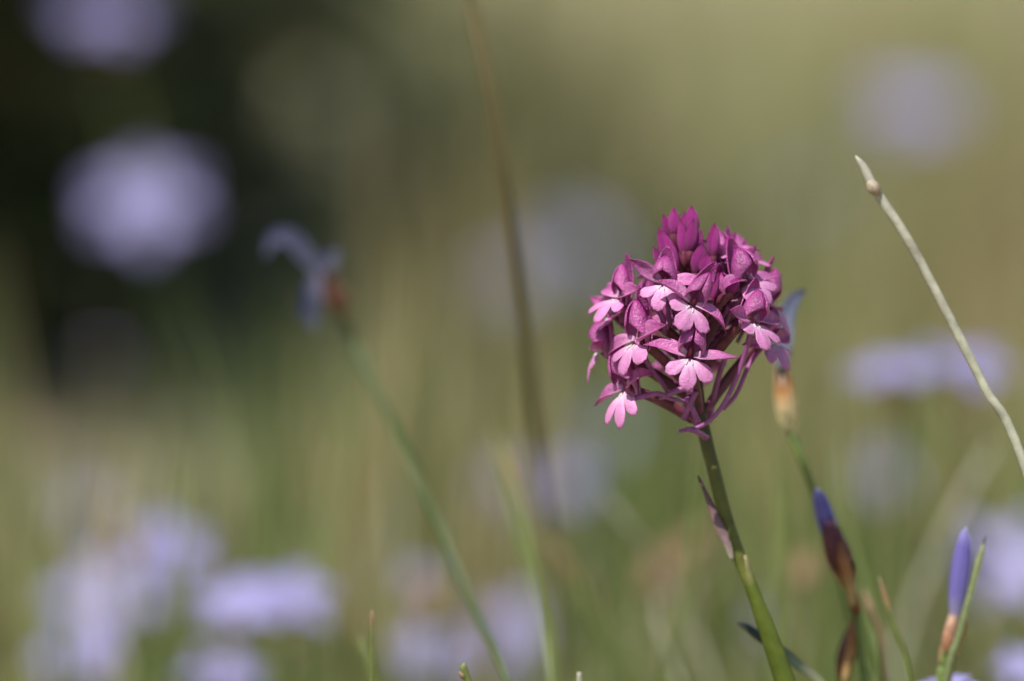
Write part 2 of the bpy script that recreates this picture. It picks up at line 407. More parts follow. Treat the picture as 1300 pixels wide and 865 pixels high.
def cowl(a0, a1, rad, H, off=0.0, lean=1.0, seed=0, close=0):
    V, F, T = [], [], []; NU, NV = 14, 8
    for i in range(NU + 1):
        u = i / NU
        cy = -2.3 + off * -1 + 1.0 * u + lean * 2.2 * u ** 2.4; cz = -.9 + H * u - .35 * u ** 3
        r_ = rad * max(.03, math.sin(math.pi * (.16 + .84 * u)) ** .75) if u < 1 else .03
        for j in range(NV + 1):
            e0, e1 = a0 - close * (a0 < -60) * min(1, u * 2.3) ** 2, a1 + close * (a1 > 60) * min(1, u * 2.3) ** 2; a = R(e0 + (e1 - e0) * j / NV)
            V.append(Vector((math.sin(a) * (r_ + off), cy + (1 - math.cos(a)) * r_ * .9 - off * math.cos(a) + .06 * math.sin(9 * u + seed + j), cz)) * mm); T.append(u)
    for i in range(NU):
        for j in range(NV):
            q = i * (NV + 1) + j; F.append((q, q + 1, q + NV + 2, q + NV + 1))
    return mesh(V, F, T)
COWL_D = [cowl(-58, 58, 2.4, 9.2, .22, 1.0, 1), cowl(-55, 55, 2.2, 10.2, .22, 1.7, 2)]
COWL_P = {(-1, 0): cowl(-84, 6, 2.45, 7.0, 0, .95, 3, 93), (1, 0): cowl(-6, 84, 2.45, 7.0, .07, .95, 4, 90), (-1, 1): cowl(-80, 8, 2.2, 7.9, 0, 1.4, 5, 94), (1, 1): cowl(-8, 80, 2.2, 7.9, .07, 1.4, 6, 90)}

def frame(F_, roll):
    """local +Y out of the face, +Z up in the floret; roll deg counter-clockwise as seen by someone facing the flower"""
    y = F_.normalized(); z = (Vector((0, 0, 1)) - y * y.z).normalized(); x = y.cross(z)
    M = Matrix((x, y, z)).transposed()
    return M @ Matrix.Rotation(R(-roll), 3, 'Y')
def RX(a): return Matrix.Rotation(R(a), 4, 'X')
def RY(a): return Matrix.Rotation(R(a), 4, 'Y')
def RZ(a): return Matrix.Rotation(R(a), 4, 'Z')
def TR(x, y, z): return Matrix.Translation(Vector((x, y, z)) * mm)
def fdir(az, el): return Vector((math.sin(R(az)) * math.cos(R(el)), -math.cos(R(az)) * math.cos(R(el)), math.sin(R(el))))

def floret(px, py, d, az, el, roll=0, sc=1.0, drop=70, lip=(0, -38), sep=((0, 0), (0, 0)), open_=1.0, spur=None, v=0, ovb=1.0, nolip=False):
    Fd = fdir(az, el); P = OP(px, py, d)
    B = frame(Fd, roll)
    M = Matrix.Translation(P) @ B.to_4x4() @ Matrix.Scale(sc, 4)
    # ovary: from the axis to behind the mouth
    a = axpt(py + drop); rad = (P - a); rad.z = 0; rad = rad.normalized() if rad.length > 1e-4 else Vector((0, -1, 0))
    a = a + rad * .8 * mm
    back = P - Fd * 2.2 * mm
    p1 = a + (rad * .45 + Vector((0, 0, .75))) * 4 * mm
    p2 = back - (Fd * .8 + Vector((0, 0, .35))).normalized() * 3.5 * mm
    pth = []
    for i in range(13):
        s = i / 12; pth.append(a * (1 - s) ** 3 + p1 * 3 * s * (1 - s) ** 2 + p2 * 3 * s * s * (1 - s) + back * s ** 3)
    f = obj('floret', mesh(*tube(pth, lambda k: (.75 + .45 * math.sin(math.pi * min(1, k * 1.05))) * mm * ovb, 9, ridges=.1, ramp=4)), OVA, orchid)
    r = random.Random(int(px * 7 + py))
    j = lambda s: r.uniform(-s, s)
    # lip
    if not nolip: obj('lip', LIPS[lip[2] if len(lip) > 2 else v % 3], LIP, f, M @ TR(0, .2, -.6) @ RZ(lip[0] + j(5)) @ RX(lip[1] + j(5)) @ RY(j(8)) @ Matrix.Diagonal((1 + j(.08), 1 + j(.1), 1, 1)), solid=.00016)
    # lateral sepals
    for s_, (dz, dx) in zip((-1, 1), sep):
        obj('sepal', SEPS[(v + (s_ > 0) * 2) % 4], SEP, f, M @ TR(.8 * s_, -.6, .3) @ RY(-s_ * (6 + dx + j(6))) @ RZ(-s_ * (78 + dz + j(5))) @ RY(-s_ * 52 + j(12)), solid=.00018)
    # hood: dorsal sepal and two petals leaning together
    HM = M @ TR(0, -.2, 0) @ RX(12 + j(6)) @ RY(j(6)) @ Matrix.Scale(1.13 + j(.07), 4)
    obj('dorsal_sepal', COWL_D[v % 2], HOOD, f, HM, solid=.00018)
    for s_ in (-1, 1):
        obj('petal', COWL_P[(s_, v % 2)], HOOD, f, HM @ RZ(s_ * j(4)), solid=.00016)
    obj('column', COLM, COLUMN, f, M @ TR(0, -.9, -.1))
    # spur
    if spur is not False:
        if spur is None:
            dn = (B @ Vector((0, 0, -1)))
            q = [P - Fd * .6 * mm + dn * .6 * mm, P - Fd * 2.5 * mm + dn * 2.2 * mm, P - Fd * 5.5 * mm + Vector((0, 0, -5)) * mm, P - Fd * 7.5 * mm + Vector((0, 0, -8.5)) * mm]
        else:
            q = [OP(*s) for s in spur]
        obj('spur', mesh(*tube(smooth_path(q, 5), lambda k: (.62 - .18 * k) * mm, 8)), SPUR, f)
    # bract
    w0 = a.lerp(P, .08) + rad * .9 * mm
    w1 = pth[7] + rad * .3 * mm + Vector((0, 0, -1.1)) * mm
    w2 = pth[11] + Vector((0, 0, -1.3)) * mm
    obj('bract', mesh(*strip(smooth_path([w0, w1, w2], 5), pw(1, 1.7, .3), (rad.x, rad.y, -.6), -.5, 4)), BRACT, f, solid=.00014)
    return f

FL = [
 # px, py, depth, az, el, roll
 dict(px=842, py=360, d=-14, az=-12, el=12, roll=8, sc=.98, lip=(0, -50, 0), sep=((10, 8), (-12, 25)), v=0),
 dict(px=879, py=387, d=-18, az=8, el=10, roll=30, sc=1.05, lip=(0, -50, 2), sep=((0, 8), (0, 0)), v=1),
 dict(px=876, py=453, d=-19, az=2, el=4, roll=8, sc=1.08, lip=(0, -56, 0), sep=((-4, -4), (-6, 12)), v=2),
 dict(px=806, py=434, d=-12, az=-50, el=6, roll=-4, sc=1.22, lip=(0, -42, 0), sep=((0, 20), (0, -20)), v=3, spur=[(815, 447, -11), (826, 468, -8), (840, 486, -6), (848, 500, -3)]),
 dict(px=792, py=495, d=-8, az=-50, el=-4, roll=-22, sc=1.12, lip=(0, -42, 3), sep=((0, 10), (0, -10)), v=1, drop=46, spur=[(806, 506, -8), (835, 500, -9), (850, 506, -8), (878, 511, -5)]),
 dict(px=957, py=408, d=-12, az=46, el=2, roll=8, sc=1.1, lip=(0, -32, 2), sep=((8, 0), (0, 4)), v=0, spur=[(955, 414, -11), (945, 452, -8), (930, 492, -7), (912, 523, -7), (890, 541, -6), (862, 548, -6)]),
 dict(px=951, py=356, d=-7, az=46, el=18, roll=-10, sc=1.1, lip=(0, -36, 0), sep=((12, -18), (0, 12)), v=2),
 dict(px=784, py=378, d=-5, az=-58, el=16, roll=-8, sc=1.0, lip=(0, -28, 1), sep=((0, 6), (0, 20)), v=3),
 dict(px=778, py=400, d=3, az=-78, el=4, roll=0, sc=1.0, lip=(0, -26, 2), sep=((0, 6), (0, 8)), v=0),
 dict(px=761, py=444, d=2, az=-84, el=0, roll=0, sc=.95, lip=(0, -40, 1), v=2),
 dict(px=978, py=389, d=4, az=74, el=-2, roll=6, sc=1.05, lip=(0, -16, 1), v=1),
 dict(px=978, py=434, d=0, az=62, el=4, roll=2, sc=1.0, lip=(0, -22, 1), v=3, drop=90, spur=[(968, 440, 2), (952, 462, 0), (935, 500, -2), (918, 520, -2)]),
 dict(px=925, py=326, d=2, az=32, el=48, roll=6, sc=.9, lip=(0, -18, 3), sep=((-20, 20), (-20, 20)), v=1),
 dict(px=948, py=331, d=7, az=62, el=38, roll=4, sc=.9, lip=(0, -24, 2), v=3),
 dict(nolip=True, px=858, py=410, d=-6, az=-22, el=2, roll=-16, sc=.85, lip=(0, -70, 1), v=1),
 
 dict(nolip=True, px=925, py=384, d=-5, az=30, el=10, roll=-10, sc=.85, lip=(0, -50, 1), v=3),
 
 
 # rear side
 dict(px=868, py=392, d=19, az=172, el=8, sc=1, v=0), 
 dict(px=940, py=392, d=14, az=128, el=6, sc=1, v=3),
 dict(px=815, py=395, d=14, az=-132, el=8, sc=1, v=1), dict(px=900, py=352, d=14, az=158, el=30, sc=.9, v=2),
 dict(px=850, py=352, d=14, az=-155, el=30, sc=.9, v=0), dict(px=872, py=470, d=17, az=176, el=-5, sc=1, v=3, drop=50),
 
]
for k in FL: floret(**k)

# buds
def sepal_shell(seed, blunt=False):
    """one third of a closed bud, unit length along +Z, max radius 1 in xy"""
    r = random.Random(seed); V, F, T = [], [], []; NU, NV = 12, 8
    for i in range(NU + 1):
        u = i / NU
        pr = (math.sin(math.pi * min(1, u * .86 + .14)) ** .8) * (1 - .12 * u) if u < 1 else .03
        if blunt: pr = (math.sin(math.pi * (u * .80 + .10)) ** .7) * (1 if u < .93 else (.86 if u < 1 else .25))
        pr = max(pr, .04)
        for j in range(NV + 1):
            v = -1 + 2 * j / NV; a = v * R(72) * (1 if u < .8 else 1 - (u - .8) * 1.2)
            rr = pr * (1.0 + .10 * (1 - abs(v) ** 2) - .03 * v)
            V.append(Vector((math.cos(a) * rr, math.sin(a) * rr, u))); T.append(u)
    for i in range(NU):
        for j in range(NV):
            a = i * (NV + 1) + j; F.append((a, a + 1, a + NV + 2, a + NV + 1))
    return mesh(V, F, T)
SHELL = [sepal_shell(i) for i in range(2)]
def bud(tip, bot, d, wpx, yrot=0, drop=40, dt=None, sh=None):
    A = OP(bot[0], bot[1], d); Tt = OP(tip[0], tip[1], dt if dt is not None else d)
    L = (Tt - A).length; z = (Tt - A).normalized()
    x = z.cross(Vector((0, 1, 0))).normalized(); y = z.cross(x)
    M0 = Matrix.Translation(A) @ Matrix((x, y, z)).transposed().to_4x4()
    a = axpt(bot[1] + drop)
    pth = smooth_path([a, a.lerp(A, .45) + Vector((0, 0, -.6 * mm)), A - z * 1.5 * mm, A + z * L * .15], 4)
    f = obj('flower_bud', mesh(*tube(pth, lambda k: (.6 + .5 * math.sin(k * 2.6)) * mm, 8, ridges=.08)), OVA, orchid)
    rw = wpx * .1717 * mm / 2
    for k in range(3):
        obj('sepal', (sh or SHELL)[k % 2], BUD, f, M0 @ RZ(yrot + 120 * k) @ Matrix.Diagonal((rw * (1 - .05 * k), rw * (1 - .05 * k), L * (1 - .03 * k), 1)))
    b0 = A - z * 2 * mm + Vector((0, -1, 0)) * 0
    obj('bract', mesh(*strip(smooth_path([a + Vector((0, -1 * mm, 0)), pth[len(pth) // 2] + Vector((0, -1 * mm, -.8 * mm)), A + Vector((0, -.2 * mm, 0)) - x * rw * .8 + z * L * .25]), pw(1, 1.4, .3), (0, -1, 0), -.4)), BRACT, f)
    return f
SHP = [m.copy() for m in SHELL]
for m in SHP: m.materials.clear(); m.materials.append(SEP)
for b in [((935, 294), (914, 344), 3, 15, 10, 40, None, SHP), ((948, 304), (922, 356), 6, 16, 70, 40, None, SHP), ((961, 311), (928, 362), 0, 16, 30, 40, None, SHP), ((836, 288), (858, 346), -6, 24, 20, 40), ((842, 271), (852, 304), 1, 15, 60, 50), ((856, 262), (857, 299), -3, 17, 0, 50), ((864, 277), (868, 325), -5, 14, 40, 40),
          ((878, 260), (880, 297), 0, 19, 30, 50), ((881, 277), (876, 320), -6, 20, 90, 40), ((908, 282), (904, 327), -4, 18, 10, 50),
          ((893, 308), (884, 348), -9, 22, 60, 40), ((898, 322), (896, 350), -11, 20, 20, 40), ((870, 268), (868, 300), 5, 15, 0, 50), ((850, 285), (858, 325), 6, 17, 0, 40), ((890, 290), (884, 330), 6, 17, 50, 40),
          ((927, 298), (912, 340), 3, 15, 10, 40), ((829, 312), (848, 352), 1, 15, 10, 40), ((913, 345), (901, 385), -10, 13, 10, 30), ((939, 352), (924, 372), -11, 16, 80, 30)]:
    bud(*b)
# extra spurs / stalks in the open lower half of the head
for q in [[(880, 497, -9), (866, 494, -9), (845, 503, -8), (838, 505, -7)], [(868, 532, -5), (877, 512, -7), (884, 497, -8)], [(886, 536, -5), (880, 522, -6), (872, 505, -7)],
          [(901, 535, 2), (905, 510, 0), (912, 480, -3), (922, 450, -6)], [(832, 388, -10), (841, 404, -9), (844, 424, -7)], [(897, 556, -2), (884, 548, -6), (872, 545, -8)]]:
    obj('spur', mesh(*tube(smooth_path([OP(*p) for p in q], 5), lambda k: (.72 - .15 * k) * mm, 8)), SPUR, orchid)
# bract leaf pressed along the stem and the lower sheath
obj('stem_bract', mesh(*strip(smooth_path([OP(930, 712, -2.5), OP(924, 690, -2.5), OP(914, 668, -2), OP(902, 640, -1), OP(886, 604, 0)], 5), lambda u: (.35 + .75 * math.sin(min(1, u * 1.15) * math.pi) ** .8) * mm * (1 if u < .98 else .3), (.3, -1, .1), -.35, 6)), BRLEAF, orchid, solid=.0002)
obj('leaf_sheath', mesh(*strip(smooth_path([OP(1012, 940, -2.2), OP(1000, 880, -2.4), OP(983, 828, -2.4), OP(966, 780, -2.3), OP(953, 742, -2.0), OP(945, 705, -1.2)], 5), lambda u: (2.25 - 1.9 * u ** 2.2) * mm, (-.1, -1, 0), -.75, 10)), SHEATH, orchid, solid=.00022)
obj('leaf_sheath', mesh(*strip(smooth_path([OP(1016, 940, -.4), OP(1006, 880, -.6), OP(992, 838, -.8), OP(976, 800, -.9), OP(957, 755, -.9), OP(947, 712, -.4)], 5), lambda u: (1.6 - 1.3 * u ** 2) * mm, (.9, -.5, 0), -.6, 8)), SHEATH, orchid, solid=.00022)

# ---------------------------------------------------------------- blue wildflower plants
def ground_path(pts, y0=None, slant=.0):
    """continue a stem from its last seen point down to the ground"""
    p = pts[-1]; d = (pts[-1] - pts[-2]); 
    s = d.x / max(1e-4, -d.z) if d.z < 0 else 0
    s = max(-.5, min(.5, s)) * .7
    e = Vector((p.x + s * p.z, p.y, 0)); e.z = gz(e.x, e.y) - .01
    return pts + [p.lerp(e, .5), e]
def bracts(A, B, rmax, n, mt, parent, seed=0, spread=.5, name='bract'):
    """overlapping scales round the axis A->B, each its own part"""
    r = random.Random(seed); z = (B - A).normalized(); L = (B - A).length
    x = z.cross(Vector((0, 1, 0))).normalized(); y = z.cross(x)
    for i in range(n):
        a = i * 2.4 + seed; o_ = x * math.cos(a) + y * math.sin(a)
        l0 = L * r.uniform(0, .25) ; l1 = L * r.uniform(.75, 1.08)
        pts = [A + z * l0 + o_ * rmax * .25, A + z * (l0 * .5 + l1 * .5) * .8 + o_ * rmax * (.9), A + z * l1 + o_ * rmax * spread]
        obj(name, mesh(*strip(smooth_path(pts, 5), lambda u: rmax * (.45 + .5 * math.sin(math.pi * min(1, u * .8 + .1))) * (1 - u ** 4), o_, -.55, 6)), mt, parent, solid=.00015)
def closed_bud(A, B, r, mt, parent, n=3, twist=.8):
    z = (B - A).normalized(); L = (B - A).length
    x = z.cross(Vector((0, 1, 0))).normalized(); y = z.cross(x)
    M0 = Matrix.Translation(A) @ Matrix((x, y, z)).transposed().to_4x4()
    for k in range(n):
        obj('petal', SHELL[k % 2], mt, parent, M0 @ RZ(33 + 120 * k) @ Matrix.Diagonal((r * (1 - .06 * k), r * (1 - .06 * k), L * (1 - .04 * k), 1)))
SH2 = [sepal_shell(i, True) for i in (5, 6)]
for m in SH2: m.materials.clear(); m.materials.append(VBUD)
def vbud(A, B, r, parent):
    z = (B - A).normalized(); L = (B - A).length
    x = z.cross(Vector((0, 1, 0))).normalized(); y = z.cross(x)
    M0 = Matrix.Translation(A) @ Matrix((x, y, z)).transposed().to_4x4()
    for k in range(3):
        obj('petal', SH2[k % 2], VBUD, parent, M0 @ RZ(33 + 120 * k) @ Matrix.Diagonal((r * (1 - .06 * k), r * (1 - .06 * k), L * (1 - .04 * k), 1)))

# P1: wilting flower with straw coloured calyx right of the orchid
def Q(px, py, y): return at(px, py, y)
y1 = .050
t = thing('wildflower', Vector((Q(1110, 900, y1).x, y1, 0)), 'wilting grey blue wildflower with straw coloured bracts just behind the orchid head', 'wildflower')
st = ground_path([Q(1003, 548, y1), Q(1022, 595, y1), Q(1048, 665, y1 + .01), Q(1072, 745, y1 + .02), Q(1092, 840, y1 + .02), Q(1100, 880, y1 + .02)])
obj('stem', tmesh(smooth_path(st, 5), lambda k: (.85 + .2 * k) * mm, 8), GSTEM, t)
W1 = [Q(1003, 556, y1), Q(990, 452, y1)]
bracts(W1[0], W1[1], 2.6 * mm, 5, PSCALE, t, 3, .55)
for pts, wd in (([Q(994, 470, y1 - .001), Q(993, 430, y1 - .002), Q(999, 398, y1 - .002), Q(1008, 380, y1 - .002), Q(1022, 368, y1 - .001)], 1.9), ([Q(996, 470, y1 + .001), Q(1000, 425, y1 + .003), Q(1003, 400, y1 + .006), Q(1013, 384, y1 + .01)], 1.2), ([Q(991, 468, y1), Q(988, 432, y1 + .002), Q(990, 408, y1 + .006)], 1.1)):
    obj('petal', mesh(*strip(smooth_path(pts, 5), lambda u: wd * mm * math.sin(math.pi * (.18 + .8 * u)) ** .7, (.2, -1, .2), .3, 6)), WILT, t, solid=.00015)

# P2
y2 = .032
t = thing('wildflower', Vector((Q(1100, 900, y2).x, y2, 0)), 'half opened violet blue bud in dark brown bracts to the right of the orchid stem', 'wildflower')
st = ground_path([Q(1080, 742, y2), Q(1086, 768, y2), Q(1090, 800, y2), Q(1095, 850, y2), Q(1098, 880, y2)])
obj('stem', tmesh(smooth_path(st, 5), lambda k: (.75 + .15 * k) * mm, 8), GSTEM, t)
vbud(Q(1062, 705, y2), Q(1037, 618, y2), 2.1 * mm, t)
bracts(Q(1079, 748, y2), Q(1048, 655, y2), 3.0 * mm, 5, PURPSCALE, t, 1, .75)
obj('bract', mesh(*strip(smooth_path([Q(1084, 770, y2 - .003), Q(1078, 735, y2 - .004), Q(1070, 705, y2 - .004), Q(1067, 680, y2 - .003)], 5), lambda u: 1.3 * mm * math.sin(math.pi * (.15 + .8 * u)), (.1, -1, 0), -.5, 6)), SCALE, t, solid=.00015)
obj('stem_node', tmesh([Q(1078, 742, y2), Q(1083, 758, y2), Q(1086, 770, y2), Q(1088, 780, y2)], lambda k: (.9 + .6 * math.sin(math.pi * k)) * mm, 10), SCALE, t)
# lower brown bud on its own stalk
t = thing('wildflower', Vector((Q(1066, 900, y2 + .004).x, y2 + .004, 0)), 'small closed brown bud at the bottom edge below the dark bracted violet bud', 'wildflower')
st = ground_path([Q(1070, 860, y2 + .004), Q(1069, 900, y2 + .004)])
obj('stem', tmesh(smooth_path(st, 4), (.0008, .0009), 8), GSTEM, t)
bracts(Q(1068, 872, y2 + .004), Q(1083, 790, y2 + .002), 2.3 * mm, 5, PURPSCALE, t, 5, .4)
obj('bract', mesh(*strip(smooth_path([Q(1072, 870, y2), Q(1080, 830, y2 - .001), Q(1084, 792, y2), Q(1083, 782, y2)], 5), lambda u: 1.2 * mm * math.sin(math.pi * (.2 + .75 * u)), (.1, -1, 0), -.5, 6)), SCALE, t, solid=.00015)

# P3
y3 = .022
t = thing('wildflower', Vector((Q(1190, 930, y3).x, y3, 0)), 'tall slim violet blue bud with orange brown base near the right edge', 'wildflower')
st = ground_path([Q(1203, 815, y3), Q(1197, 845, y3), Q(1192, 880, y3)])
obj('stem', tmesh(smooth_path(st, 5), (.0008, .001), 8), GSTEM, t)
vbud(Q(1212, 786, y3), Q(1227, 669, y3), 2.15 * mm, t)
bracts(Q(1196, 845, y3), Q(1214, 770, y3), 1.5 * mm, 4, mat('salmon_bract', [(0, (.22, .10, .05)), (.5, (.42, .20, .12)), (1, (.52, .36, .27))], noise=.3), t, 2, .7)

def blade(pts, wmm, mt, label, cat='grass blade', name='grass_sprout', thin=True, flat=.45, group=None):
    p = ground_path([Q(*a) for a in pts])
    p = p[::-1]
    o = obj(name, mesh(*tube(smooth_path(p, 6), lambda k: wmm / 2 * mm * min(1, (1 - k) * 6 + .08) ** .8, 8, flat=flat)), mt)
    # origin stays at world zero; label
    return tag(o, label, cat, group)
blade([(1252, 681, .012), (1243, 712, .012), (1232, 755, .012), (1215, 815, .012), (1200, 868, .012)], 1.7, mat('olive_blade', [(0, (.12, .15, .05)), (.8, (.19, .22, .10)), (1, (.36, .36, .24))], noise=.15), 'green grass blade crossing in front of the slim violet bud at right')
blade([(1229, 783, .018), (1226, 800, .018), (1214, 835, .018), (1206, 860, .018)], 1.0, BROWNST, 'short thin brown blade beside the slim violet bud')
blade([(1116, 733, .02), (1126, 765, .02), (1140, 808, .02), (1156, 868, .02)], 1.4, TIPBL, 'green blade with a brown tip between the two violet buds at lower right')
blade([(1086, 198, -.030), (1096, 212, -.030), (1112, 243, -.030), (1150, 300, -.03), (1200, 393, -.03), (1250, 492, -.03), (1303, 598, -.03)], 2.1, STRAW, 'long pale dry stalk leaning across the upper right', 'dry stalk', 'dry_straw', flat=.9)
stalk = bpy.data.objects['dry_straw']
nd = obj('stalk_node', tmesh([Q(1103, 230, -.031), Q(1107, 236, -.031), Q(1111, 241, -.031), Q(1116, 248, -.031)], lambda k: (.6 + 1.0 * math.sin(math.pi * k)) * mm, 10), mat('stalk_node', [(0, (.36, .30, .22)), (1, (.30, .22, .15))], noise=.3), stalk)
blade([(472, 775, .010), (472, 800, .010), (472, 868, .010)], 1.25, TIPBL, 'single short sharp blade with a tan tip at the lower left of centre')
blade([(456, 808, .06), (462, 830, .06), (475, 868, .06)], 1.2, GSTEM, 'faint dark green blade beside the sharp tan tipped blade')
blade([(583, 853, -.01), (590, 860, -.01), (596, 870, -.01)], 1.6, TIPBL, 'tan blade tip just poking up at the bottom edge')
blade([(738, 858, 0.0), (735, 868, 0.0), (734, 880, .0)], 1.0, STRAW, 'tiny pale blade tip at the bottom edge below the orchid')
blade([(636, 560, .17), (650, 605, .16), (668, 670, .12), (684, 750, .09), (700, 868, .06)], 1.6, TIPBL, 'green stem with a brown tip left of centre growing clear of the meadow')
blade([(628, 540, .22), (640, 600, .2), (660, 680, .18), (690, 780, .15), (705, 868, .14)], 1.3, GSTEM, 'second green stem right behind the brown tipped one')
blade([(690, 680, .20), (722, 722, .20), (756, 790, .2), (800, 868, .2)], 2.4, TIPBL, 'slanting tan and green blade left of the orchid stem')
blade([(760, 620, .24), (800, 670, .24), (850, 740, .25), (905, 868, .25)], 1.1, STRAW, 'pale blurred dry blade slanting down towards the orchid stem', name='dry_straw', cat='dry stalk')
blade([(592, -40, .135), (600, 10, .135), (622, 120, .13), (643, 250, .13), (660, 370, .14), (674, 480, .17), (690, 640, .24), (700, 740, .3)], 2.5, BROWNST, 'tall blurred brown stalk rising out of the top of the picture', 'dry stalk', 'dry_straw', flat=.9)
blade([(1262, 560, .30), (1230, 620, .30), (1190, 700, .3), (1150, 800, .3)], 1.9, STRAW, 'broad pale blurred blade slanting behind the violet buds at right', 'dry stalk', 'dry_straw')
blade([(990, 560, .16), (992, 640, .16), (988, 740, .16), (984, 868, .16)], 1.5, GSTEM, 'faint upright green blade between the orchid stem and the violet bud')
blade([(1062, 560, .22), (1068, 640, .2), (1100, 760, .12), (1125, 868, .1)], 1.3, GSTEM, 'blurred green stem behind the dark bracted violet bud')
blade([(1096, 748, .06), (1106, 775, .06), (1118, 810, .06), (1124, 868, .06)], 1.6, mat('tan_blade', [(0, (.14, .17, .05)), (.5, (.36, .24, .12)), (1, (.38, .26, .16))], noise=.2), 'blurred tan tipped blade just right of the dark bracted violet bud')
# more thin blurred stems of the same kind between the flowers
rs = random.Random(5)
SL = ['leftmost of the thin green stems at the lower left edge', 'thin tan tipped stem rising left of the broad lower left violet blur', 'thin pale stem crossing the broad lower left violet blur',
      'thin green stem between the broad violet blur and the bright violet pair', 'thin brown stem just left of the bright violet pair', 'thin green stem rising through the bright violet pair at lower left',
      'thin tan tipped stem right of the bright violet pair', 'thin pale stem beside the sharp tan tipped blade', 'thin green stem near the foot of the leaning green stem', 'thin brown stem left of the centre green stems',
      'thin green stem just right of the centre green stems', 'thin tan tipped stem below the small pale round blur', 'thin pale stem well left of the orchid stem foot', 'thin green stem nearest the left of the orchid stem foot',
      'thin brown stem rising just right of the orchid stem foot', 'thin green stem left of the dark bracted violet bud']
for i in range(16):
    px = 40 + i * 65 + rs.uniform(-18, 18); top = rs.uniform(560, 790); y = rs.uniform(.17, .45); le = rs.uniform(-60, 60)
    blade([(px, top, y), (px + le * .25, top + (868 - top) * .45, y), (px + le, 868, y)], rs.uniform(.8, 1.3), (GSTEM, TIPBL, STRAW, GSTEM, BROWNST)[i % 5],
          SL[i], name='grass_sprout', group='thin blurred stems in the meadow')
# dark leaf crossing behind the orchid stem
o = obj('grass_leaf', mesh(*strip(smooth_path([Q(1075, 910, .012), Q(1038, 862, .012), Q(1015, 845, .012), Q(995, 828, .012), Q(965, 808, .012), Q(950, 797, .012), Q(937, 790, .012)], 5), lambda u: 1.25 * mm * (math.sin(math.pi * (.1 + .88 * u)) ** .6), (0.2, -1, .5), -.3, 6)), DSTEM, solid=.0002)
tag(o, 'narrow dark leaf with a pale base crossing behind the foot of the orchid stem', 'leaf')

# left plant: nodding flower
t = thing('wildflower', Vector((Q(690, 990, .03).x, .03, 0)), 'drooping grey blue wildflower with a curled petal and rusty brown calyx at left', 'wildflower')
st = ground_path([Q(434, 398, .165), Q(452, 440, .16), Q(480, 500, .15), (Q(520, 585, .125)), Q(563, 680, .095), Q(605, 780, .08), Q(645, 868, .05)])
obj('stem', tmesh(smooth_path(st, 5), lambda k: (1.15 - .2 * k) * mm, 8), mat('dull_stem', [(0, (.05, .08, .02)), (1, (.065, .09, .03))], noise=.15), t)
bracts(Q(438, 404, .158), Q(412, 342, .155), 3.0 * mm, 6, mat('rust_bract', [(0, (.15, .07, .035)), (1, (.07, .022, .015))], noise=.2), t, 4, .6)
PW = mat('shade_darkened_petal', [(0, (.09, .09, .14)), (.7, (.05, .055, .12)), (1, (.12, .13, .22))], rough=.6, trans=.3, noise=.1)  # shade on this flower is put into its darker petal colour
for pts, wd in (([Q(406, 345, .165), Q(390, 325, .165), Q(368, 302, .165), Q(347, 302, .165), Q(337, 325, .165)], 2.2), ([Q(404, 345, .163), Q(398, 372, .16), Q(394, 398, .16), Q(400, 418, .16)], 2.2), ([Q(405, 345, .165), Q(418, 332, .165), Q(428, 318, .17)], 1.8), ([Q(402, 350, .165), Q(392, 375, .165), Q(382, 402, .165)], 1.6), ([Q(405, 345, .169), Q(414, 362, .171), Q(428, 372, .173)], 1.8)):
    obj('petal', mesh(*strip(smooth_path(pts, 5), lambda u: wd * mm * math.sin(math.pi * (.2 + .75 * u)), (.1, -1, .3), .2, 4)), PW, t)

# open six petalled flowers, blurred, every one with its own stem
def six_petal():
    pth = [p * mm for p in arc(14.5, -.55, 9, .35)]
    return mesh(*strip(pth, lambda u: 4.0 * mm * (.25 + .75 * math.sin(math.pi * min(1, .08 + .82 * u)) ** .8) * (1 - u ** 6 * .6), (0, 0, 1), .12, 6))
PM = six_petal()
CALY = mesh(*tube([Vector((0, 0, z)) * mm for z in (-11, -8, -4, -1, 1)], lambda k: (1.0 + 1.5 * math.sin(k * 2.6)) * mm, 8))
def open_flower(px, py, y, tiltx, tilty, sc, label, mt=VIO, lean=0.03):
    P = Q(px, py, y)
    bx = P.x + lean; t = thing('blue_wildflower', Vector((bx, y, gz(bx, y))), label, 'wildflower', 'open violet blue flowers blurred among the meadow grass')
    M = Matrix.Translation(P) @ RX(tiltx) @ RY(tilty) @ Matrix.Scale(sc, 4)
    r = random.Random(int(px * 3 + py))
    a0 = r.uniform(0, 60)
    for k in range(6):
        obj('petal', PM, mt, t, M @ RZ(a0 + k * 60 + r.uniform(-6, 6)) @ RX(r.uniform(-8, 10)))
    obj('calyx', CALY, SCALE, t, M)
    q = M @ Vector((0, 0, -10 * mm))
    obj('stem', tmesh(smooth_path([Vector((bx, y, gz(bx, y) - .01)), Vector((bx - lean * .35, y, P.z * .5)), q], 5), (.0010, .0008), 6), GSTEM, t)
